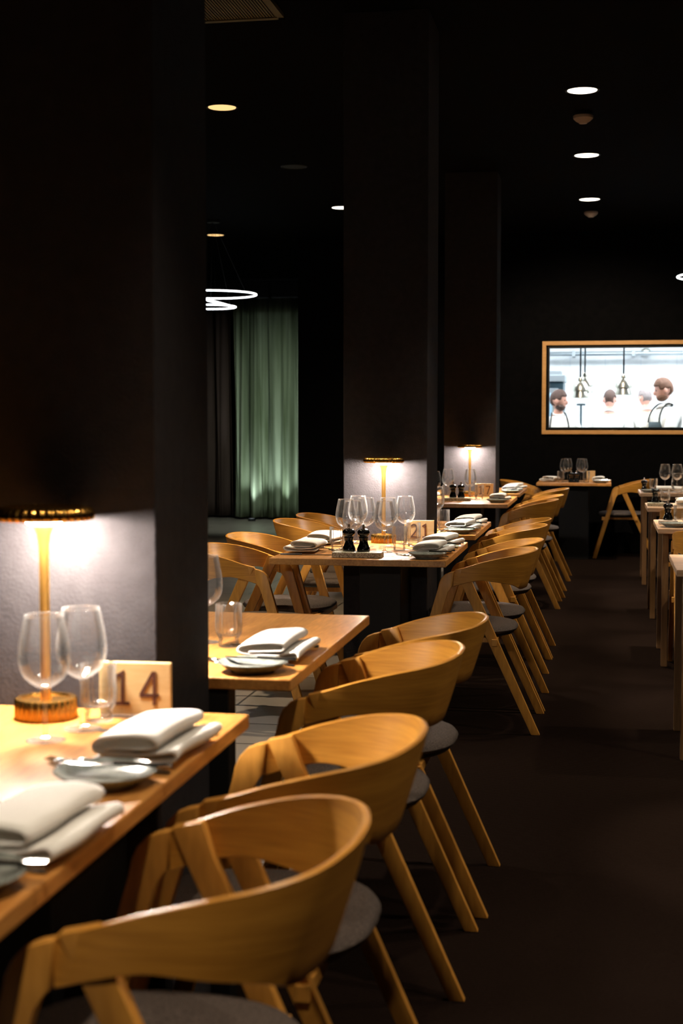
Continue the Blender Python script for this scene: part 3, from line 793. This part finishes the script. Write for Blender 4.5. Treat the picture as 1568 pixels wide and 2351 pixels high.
# ================================================================== PLACE SETTINGS
def make_plate():
    bm = B(); lathe(bm, [(0, .004), (.038, .004), (.044, 0), (.048, 0), (.050, .004), (.066, .012), (.078, .021), (.0795, .0225), (.0785, .0235), (.074, .0215), (.060, .013), (.045, .0095), (0, .009)], 48)
    o = obj('side_plate', bm, M['plate'], smooth=True, angle=50); tag(o, '', 'plate'); return o
def make_napkin(seed):
    rnd = random.Random(seed)
    prof = [(-.070, .004), (-.02, .0035), (.045, .0035), (.078, .005), (.086, .012), (.078, .0175), (.055, .0145), (.02, .0105), (-.03, .0115), (-.066, .014),
            (-.076, .021), (-.066, .030), (-.03, .034), (.01, .036), (.040, .035), (.050, .028), (.042, .021), (.02, .0195), (-.02, .0180), (-.05, .0178)]
    pr = catmull(prof, 3); bm = B(); rows = 12; g = []
    for j in range(rows + 1):
        v = j / rows; y = -.112 + .224 * v; row = []
        for i, (x, z) in enumerate(pr):
            q = noise.noise(Vector((x * 9 + seed, y * 9, z * 20)))
            hz = 1 + .10 * math.sin(v * PI) + .12 * q
            row.append(bm.verts.new((x * .86 + .010 * q + .012 * (v - .5), y + (.010 * noise.noise(Vector((i * .15, seed, v)))), max(z * hz * 1.2, .0025))))
        g.append(row)
    for j in range(rows):
        for i in range(len(pr) - 1):
            bm.faces.new((g[j][i], g[j][i+1], g[j+1][i+1], g[j+1][i]))
    o = obj('folded_napkin', bm, M['linen'], smooth=True)
    s_ = o.modifiers.new('cloth', 'SOLIDIFY'); s_.thickness = .0045; s_.offset = 0
    tag(o, '', 'napkin'); return o
def outline_bar(bm, stations, th, z0=0):
    """flat cutlery body: stations (x, half width, z lift)"""
    R_ = []
    for x, hw, dz in stations:
        R_.append([bm.verts.new((x, s_ * hw, z0 + dz + h)) for s_, h in ((-1, th*.35), (-.6, 0), (.6, 0), (1, th*.35), (.6, th), (-.6, th))])
    for A, Bq in zip(R_, R_[1:]):
        for i in range(6):
            j = (i+1) % 6; bm.faces.new((A[i], A[j], Bq[j], Bq[i]))
    bm.faces.new(R_[0][::-1]); bm.faces.new(R_[-1]); return bm
def make_fork():
    t = thing('fork', '', 'fork'); bm = B()
    outline_bar(bm, [(.105, .0055, .001), (.095, .0065, .002), (.03, .0045, .003), (-.02, .0028, .006), (-.038, .005, .006), (-.048, .0115, .0035), (-.060, .0125, .001)], .0026)
    obj('handle', bm, M['steel'], t, smooth=True, angle=40)
    bm = B()
    for k in range(4):
        y = -.0098 + .0065 * k
        tube(bm, [(-.058, y, .002), (-.085, y, .0015), (-.104, y * .93, .005)], [.0016, .0014, .0008], 6)
    obj('tines', bm, M['steel'], t, smooth=True); return t
def make_knife(L=.225, nm='table_knife', hm='dark_steel'):
    t = thing(nm, '', 'knife'); h = L / 2
    obj('handle', outline_bar(B(), [(h, .006, 0), (h - .01, .0078, 0), (h - .05, .0068, 0), (h - .092, .0055, .001)], .006), M[hm], t, smooth=True, angle=40)
    obj('blade', outline_bar(B(), [(h - .090, .005, .0015), (h - .10, .0085, .0015), (-h + .03, .0095, .0015), (-h + .01, .007, .0015), (-h, .002, .0015)], .0018), M['steel'], t, smooth=True, angle=40)
    return t
pl0, fk0, kn0, bk0 = make_plate(), make_fork(), make_knife(), make_knife(.17, 'butter_knife', 'steel')
nk = [make_napkin(s_) for s_ in (1, 5, 9)]
_k = 0
def setting(x, y, d, where, plate=True, cut=True, nap=(0, .20)):
    """d=+1: guest sits at +X; d=-1: guest at -X. where ends every label."""
    global _k; _k += 1
    j = lambda a: random.uniform(-a, a)
    rz = 0 if d > 0 else PI
    P = lambda dx, dy: (x + d * dx, y + d * dy)
    if plate:
        place(pl0, (*P(0, 0), TZ), j(3), 'grey stoneware side plate ' + where, 'side plates')
        place(bk0, (*P(.012, .025), TZ + .0235), rz + j(.1), 'butter knife lying across the side plate ' + where, 'butter knives')
    if cut:
        q = P(-.025, .088); place(fk0, (*q, TZ), rz - .12 + j(.03), 'steel fork next to the side plate ' + where, 'forks')
        q = P(-.045, .118); place(fk0, (*q, TZ), rz - .12 + j(.03), 'steel fork under the napkin ' + where, 'forks')
        q = P(-.035, .36); place(kn0, (*q, TZ), rz + j(.03), 'table knife under the napkin ' + where, 'table knives')
    q = P(*nap); place(nk[_k % 3], (*q, TZ + .008), (0 if d > 0 else PI) + j(.12), 'white folded linen napkin ' + where, 'folded napkins')
setting(-.745, 2.045, 1, 'at the far setting of table 14', nap=(.012, .215))
setting(-.745, 1.545, 1, 'at the near setting of table 14', nap=(.020, .19))
setting(-.765, 3.055, 1, 'on the table behind the near pillar', nap=(.012, .205))
setting(-.710, 5.785, 1, 'at the near right of table 21')
setting(-.712, 6.19, 1, 'at the far right of table 21')
setting(-1.262, 6.20, -1, 'at the near left of table 21', plate=False)
setting(-1.262, 6.62, -1, 'at the far left of table 21', plate=False)
setting(-.715, 7.14, 1, 'near one behind the middle pillar')
setting(-.715, 7.57, 1, 'far one behind the middle pillar')
setting(-.735, 10.02, 1, 'right of the 7 sign', cut=False)
setting(-.735, 11.42, 1, 'near one on the last left table', cut=False)
setting(-.735, 11.87, 1, 'far one on the last left table', cut=False)
setting(-1.27, 10.55, -1, 'left of the farthest pillar lamp', cut=False, plate=False)
setting(-.03, 13.55, 1, 'at the right end of the far wall table', cut=False, plate=True, nap=(-.01, .185))
setting(-.51, 14.0, -1, 'at the left end of the far wall table', cut=False, plate=True, nap=(0, .215))
# right-hand tables
place(pl0, (.375, 7.80, TZ), 0, 'grey stoneware side plate before the pale tray at the right edge', 'side plates')
place(fk0, (.47, 7.93, TZ), 1.2, 'steel fork right of the plate at the right edge', 'forks')
place(pl0, (.365, 11.74, TZ), 0, 'grey stoneware side plate on the farthest right-hand table', 'side plates')
place(nk[0], (.52, 11.78, TZ + .004), PI/2, 'white folded linen napkin on the farthest right-hand table', 'folded napkins')
place(nk[1], (.60, 9.95, TZ + .004), PI/2, 'white folded linen napkin at the right edge, third right-hand table', 'folded napkins')

# ================================================================== KITCHEN THINGS
def heat_lamp(x, y, zb, lab):
    t = thing('heat_lamp', lab, 'pendant lamp', (x, y, zb), 0, 'kitchen heat lamps')
    bm = B()
    lathe(bm, [(.081, 0), (.083, .002), (.078, .03), (.066, .068), (.070, .070), (.087, .074), (.084, .095), (.074, .130), (.058, .155), (.030, .165), (.026, .168), (.026, .205), (.022, .212), (0, .214)], 40)
    lathe(bm, [(.079, 0), (.06, .06), (.02, .1), (0, .1)], 40)
    obj('shade', bm, M['chrome'], t, smooth=True, angle=35)
    obj('cable', tube(B(), [(0, 0, .21), (.001, 0, .5), (0, 0, KZ - zb)], .0085, 8), M['black_cord'], t, smooth=True)
    obj('bulb', lathe(B(), [(0, .012), (.03, .02), (.045, .045), (.03, .075), (0, .09)], 20), M['bulb'], t, smooth=True)
M['bulb'] = emitter('heat_bulb', (1, .85, .6), 4)
heat_lamp(-.250, 14.90, 1.560, 'chrome tiered heat lamp above the pass, beside the left chef')
heat_lamp(.186, 14.90, 1.590, 'chrome tiered heat lamp above the pass, right of the other')
heat_lamp(-.208, 15.12, 1.615, 'chrome heat lamp behind the left one')
# pipe along the kitchen's back wall
t = thing('ceiling_pipe', 'grey pipe running along the top of the kitchen tiles', 'pipe', (0, 18.55, 2.19))
obj('pipe', tube(B(), [(-1.6, 0, 0), (3.0, 0, .0)], .028, 12), M['steel_panel'], t, smooth=True)
for x in (-.4, .35, 1.1, 1.8): obj('bracket', box(B(), x-.02, x+.02, -.03, .25, -.035, .04, .003), M['steel_panel'], t)
o = obj('bulkhead_lamp', lathe(B(), [(0, -.05), (.05, -.04), (.062, 0), (.055, .03), (.03, .045), (0, .05)], 24), M['chrome'], smooth=True); o.location = (.51, 18.72, 2.22); tag(o, 'round grey bulkhead fitting under the kitchen pipe', 'fitting')
t = thing('tube_light', 'bright tube light at the top right of the serving window', 'ceiling light', (1.35, 17.2, 2.30))
obj('housing', box(B(), -.55, .55, -.05, .05, .02, .06, .004), M['white_paint'], t); obj('tube', tube(B(), [(-.54, 0, 0), (.54, 0, 0)], .016, 10), M['kitchen_light'], t)
obj('hanger', box(B(), -.004, .004, -.004, .004, .06, KZ - 2.30), M['steel_panel'], t)
# tall oven cabinet
t = thing('kitchen_oven', 'stainless oven cabinet with pale blue glass behind the left chef', 'oven', (-.92, 17.3, 0))
obj('body', box(B(), -.45, .43, 0, .8, .1, 1.80, .01), M['dark_side'], t)
obj('front_panel', box(B(), -.45, .37, -.03, 0, .1, 1.72, .005), M['steel_panel'], t)
obj('hood', box(B(), -.47, .45, -.06, .7, 1.80, 1.88, .008), M['steel_panel'], t)
obj('glass_door', box(B(), -.38, .30, -.045, -.03, .3, 1.66, .004), M['blue_glass'], t)
obj('handle', box(B(), .31, .345, -.09, -.06, .5, 1.6, .006), M['chrome'], t)
obj('top_tray', box(B(), -.15, .40, .05, .6, 1.88, 1.935, .004), M['steel_panel'], t)
bm = B()
for k in range(4): lathe(bm, [(0, 0), (.02, 0), (.02, .1), (0, .1)], 12, cx=-.4 + .74*(k % 2), cy=.1 + .6*(k//2))
obj('feet', bm, M['dark_side'], t)
# thin stand with a white box on top
t = thing('kitchen_stand', 'thin dark stand topped by a white box in the kitchen', 'stand', (-.275, 17.0, 0))
obj('pole', tube(B(), [(0, 0, .02), (0, 0, 1.52)], .012, 10), M['dark_side'], t); obj('bracket', box(B(), -.05, .05, -.03, .03, 1.51, 1.53, .002), M['dark_side'], t)
obj('box', box(B(), -.04, .04, -.04, .04, 1.53, 1.61, .008), M['white_paint'], t); obj('base', lathe(B(), [(0, 0), (.16, 0), (.16, .015), (.02, .025), (0, .025)], 24), M['dark_side'], t)
# pass counter behind the window
o = obj('pass_counter', box(B(), -1.2, 2.4, WY + .19, 15.0 - .22, .0, 1.10, .01), M['steel_panel']); tag(o, 'steel pass counter behind the serving window, below its sill', 'counter')

# ================================================================== PEOPLE
dg = bpy.context.evaluated_depsgraph_get
def skinned(verts, edges, radii, sub=2, root=0):
    me = bpy.data.meshes.new('sk'); me.from_pydata(verts, edges, [])
    o = bpy.data.objects.new('sk', me); C.objects.link(o)
    md = o.modifiers.new('s', 'SKIN'); md.use_smooth_shade = True
    for i, r_ in enumerate(radii):
        sv = me.skin_vertices[0].data[i]; sv.radius = r_ if isinstance(r_, tuple) else (r_, r_); sv.use_root = (i == root)
    ss = o.modifiers.new('u', 'SUBSURF'); ss.levels = sub; ss.render_levels = sub
    res = bpy.data.meshes.new_from_object(o.evaluated_get(dg()))
    bpy.data.objects.remove(o)
    return res
def ellipsoid(bm, c, r_, f=None, rot=None, nu=28, nv=18):
    g = []
    for j in range(nv + 1):
        th = PI * j / nv; row = []
        for i in range(nu):
            a = 2*PI*i/nu
            p = Vector((math.sin(th)*math.cos(a), math.sin(th)*math.sin(a), math.cos(th)))
            q = Vector((p.x*r_[0], p.y*r_[1], p.z*r_[2]))
            if f: q = f(p, q)
            if rot: q = rot @ q
            row.append(bm.verts.new(q + Vector(c)))
        g.append(row)
    for j in range(nv):
        for i in range(nu):
            k = (i+1) % nu
            bm.faces.new((g[j][i], g[j][k], g[j+1][k], g[j+1][i]))
    bmesh.ops.remove_doubles(bm, verts=bm.verts, dist=1e-5)
    return bm

def person(label, loc, rz, scale, skin, hair, head_turn=0, nod=0, arms=None, apron=True, beard=True, hair_drop=0, lean=0, grp=None):
    """standing figure facing +Y, 1.80 m before scaling"""
    t = thing('person', label, 'person', loc, rz, grp); t.scale = (scale,) * 3
    LN = Matrix.Rotation(-lean, 4, 'X')                       # lean forward from the hips
    def up(p):
        p = Vector(p)
        if p.z > 1.0: p = LN @ (p - Vector((0, 0, 1.0))) + Vector((0, 0, 1.0))
        return p
    arms = arms or {1: ((.27, .02, 1.17), (.24, .24, 1.05)), -1: ((-.27, .02, 1.17), (-.24, .24, 1.05))}
    V = [(0, 0, .98), (0, .0, 1.16), (0, .0, 1.36), (0, -.005, 1.47), (0, .0, 1.54), (0, .01, 1.60)]
    V = [tuple(up(v)) for v in V]
    Rr = [(.16, .115), (.145, .105), (.165, .115), (.085, .075), (.056, .058), (.055, .058)]
    E = [(0, 1), (1, 2), (2, 3), (3, 4), (4, 5)]
    for s_ in (-1, 1):
        el, wr = arms[s_]; sh = up((s_*.185, -.005, 1.43)); i0 = len(V)
        el = Vector(el); wr = Vector(wr); hd = wr + (wr - el).normalized() * .05
        V += [tuple(sh), tuple(el), tuple(wr), tuple(hd)]; Rr += [.058, .042, .027, (.038, .018)]
        E += [(2, i0), (i0, i0+1), (i0+1, i0+2), (i0+2, i0+3)]
        d = (wr - el).normalized(); side = Vector((0, 0, 1)).cross(d).normalized()
        for k in range(4):                                     # four fingers
            b_ = hd + d * .03 + side * (-.027 + .018 * k); ln = (.062, .072, .068, .054)[k]
            f0 = len(V)
            V += [tuple(b_), tuple(b_ + d * ln * .5), tuple(b_ + d * ln * .85 + Vector((0, 0, -.02)))]; Rr += [.009, .0085, .007]
            E += [(i0+3, f0), (f0, f0+1), (f0+1, f0+2)]
        b_ = wr + d * .035 - side * s_ * .034; f0 = len(V)
        V += [tuple(b_), tuple(b_ + d * .035 - side * s_ * .014), tuple(b_ + d * .06 - side * s_ * .010)]; Rr += [.011, .010, .008]
        E += [(i0+2, f0), (f0, f0+1), (f0+1, f0+2)]
        l0 = len(V)
        V += [(s_*.10, 0, .90), (s_*.11, .01, .50), (s_*.11, -.02, .09), (s_*.115, .13, .035)]; Rr += [.095, .062, .042, (.04, .03)]
        E += [(0, l0), (l0, l0+1), (l0+1, l0+2), (l0+2, l0+3)]
    me = skinned(V, E, Rr, 1)
    bm = B(); bm.from_mesh(me)
    hc = up((0, .02, 1.675)); HR = Matrix.Rotation(head_turn, 4, 'Z') @ Matrix.Rotation(-nod, 4, 'X')
    def face(p, q):
        if q.z < 0:                                           # jaw narrows, chin forward
            k = -q.z / .118; q.x *= 1 - .30 * k; q.y = q.y * (1 - .22 * k) + .018 * k
        if p.y > .2: q.y -= .008 * max(0, 1 - abs((q.z - .012) / .022)) * (1 - min(1, abs(abs(q.x) - .032) / .03))   # eye sockets
        return q
    ellipsoid(bm, hc, (.075, .096, .118), face, HR)
    hp = lambda x, y, z: hc + (HR @ Vector((x, y, z)))
    ellipsoid(bm, hp(0, .098, -.018), (.012, .020, .026), None, HR, 12, 8)      # nose
    ellipsoid(bm, hp(0, .088, -.062), (.023, .010, .008), None, HR, 12, 8)      # lips
    ellipsoid(bm, hp(0, .080, .024), (.045, .014, .009), None, HR, 12, 8)       # brow
    for s_ in (-1, 1): ellipsoid(bm, hp(s_*.077, -.008, -.012), (.010, .020, .032), None, HR, 12, 8)
    body = obj('body', bm, M[skin], t, smooth=True)
    rm = body.modifiers.new('r', 'REMESH'); rm.mode = 'VOXEL'; rm.voxel_size = .0075; rm.use_smooth_shade = True
    me2 = bpy.data.meshes.new_from_object(body.evaluated_get(dg())); body.modifiers.clear(); body.data = me2
    body.data.materials.clear(); body.data.materials.append(M[skin])
    for p in body.data.polygons: p.use_smooth = True
    # eyes
    for s_ in (-1, 1):
        e = ellipsoid(B(), hp(s_*.030, .079, .006), (.011, .009, .007), None, HR, 12, 8); obj('eye', e, M['eye'], t, smooth=True)
    # hair cap: shell over the crown, trimmed above the face and round the ears
    def hairf(p, q):
        n_ = noise.noise(Vector((p.x*5, p.y*5, p.z*5))) * .006
        front = p.y > 0
        cut = (.040 if p.y > .55 else .0) if front else -.055 - hair_drop
        if abs(p.x) > .72: cut = max(cut, .0)
        if q.z < cut: q = Vector((q.x * .86, q.y * .86, max(q.z, cut - .02)))
        if p.z > 0 and p.y > 0: q.z += .012 * p.y + n_; q.y += .004
        return q * (1 + n_ * 3)
    hb = ellipsoid(B(), hp(0, -.004, .010), (.080, .102, .122), hairf, HR, 40, 28)
    obj('hair', hb, M[hair], t, smooth=True)
    if beard:
        def bf(p, q):
            if q.z < 0: k = -q.z / .07; q.x *= 1 - .28 * k
            return q
        bb = ellipsoid(B(), hp(0, .030, -.074), (.0655, .062, .046), bf, HR, 28, 16)
        obj('beard', bb, M[hair], t, smooth=True)
    # shirt: body and short sleeves
    V = [(0, 0, .90), (0, 0, 1.16), (0, 0, 1.36), (0, -.008, 1.475)]; V = [tuple(up(v)) for v in V]
    Rr = [(.185, .14), (.172, .132), (.19, .138), (.105, .088)]; E = [(0, 1), (1, 2), (2, 3)]
    for s_ in (-1, 1):
        el, wr = arms[s_]; sh = up((s_*.19, -.005, 1.425)); i0 = len(V); el = Vector(el)
        V += [tuple(sh), tuple(sh.lerp(el, .5)), tuple(sh.lerp(el, .88))]; Rr += [.080, .070, .064]; E += [(2, i0), (i0, i0+1), (i0+1, i0+2)]
    sm = skinned(V, E, Rr, 2); so = bpy.data.objects.new('shirt', sm); C.objects.link(so); so.parent = t
    sm.materials.clear(); sm.materials.append(M['shirt'])
    for p in sm.polygons: p.use_smooth = True
    # collar
    obj('collar', tube(B(), [up((.062 * math.sin(2*PI*k/20), .0 + .066 * math.cos(2*PI*k/20), 1.515 - .018 * math.cos(2*PI*k/20))) for k in range(20)], .013, 8, closed=True), M['shirt'], t, smooth=True)
    tr2 = obj('trousers', B(), M['strap'], t)
    bm = B(); bm.from_mesh(skinned([(0, 0, .96), (-.10, 0, .88), (-.11, .01, .5), (-.11, -.02, .1), (.10, 0, .88), (.11, .01, .5), (.11, -.02, .1)], [(0, 1), (1, 2), (2, 3), (0, 4), (4, 5), (5, 6)], [(.17, .13), .11, .08, .07, .11, .08, .07], 1))
    bm.to_mesh(tr2.data); bm.free()
    for p in tr2.data.polygons: p.use_smooth = True
    if apron:
        bm = B(); g = []
        for j in range(17):
            z = .55 + (1.335 - .55) * j / 16; hw = .20 if z < 1.08 else .20 - (z - 1.08) / .255 * .085; row = []
            for i in range(11):
                u = -1 + i / 5; x = hw * u
                y = .142 * math.sqrt(max(.05, 1 - (x / .215) ** 2)) + .006
                row.append(bm.verts.new(up((x, y, z))))
            g.append(row)
        for j in range(16):
            for i in range(10): bm.faces.new((g[j][i], g[j][i+1], g[j+1][i+1], g[j+1][i]))
        ap = obj('apron', bm, M['apron'], t, smooth=True); md = ap.modifiers.new('t', 'SOLIDIFY'); md.thickness = .004
        for s_ in (-1, 1):
            pts = [up(q) for q in ((s_*.110, .135, 1.33), (s_*.105, .125, 1.40), (s_*.092, .085, 1.475), (s_*.078, .02, 1.525), (s_*.055, -.055, 1.52), (0, -.085, 1.505))]
            obj('apron_strap', tube(B(), [tuple(p) for p in catmull([tuple(q) for q in pts], 4)], .0085, 8), M['strap'], t, smooth=True)
    return t
M['eye'] = mat('eye', (.03, .02, .015), .2)
PG = 'kitchen staff seen through the serving window'
person('bearded chef in profile with dark apron, right side of the serving window', (.62, 15.28, 0), PI/2 + .50, .985, 'skin_pale', 'hair_ginger', head_turn=-.42, nod=.22,
       arms={1: ((.20, .20, 1.16), (.10, .42, 1.13)), -1: ((-.245, .12, 1.17), (-.15, .37, 1.145))})
person('dark-haired chef with apron straps looking right, left end of the serving window', (-.50, 15.75, 0), PI + .15, .925, 'skin', 'hair_brown', head_turn=1.25, nod=.1, beard=True)
person('cook in white seen from behind, head bowed, centre of the serving window', (.045, 16.6, 0), -.1, .945, 'skin_pale', 'hair_brown', nod=.55, apron=False, beard=False, lean=.15)
person('grey-haired cook in white bending left, seen from behind', (.50, 17.1, 0), .35, .96, 'skin_pale', 'hair_grey', nod=.45, apron=False, beard=False, lean=.12)
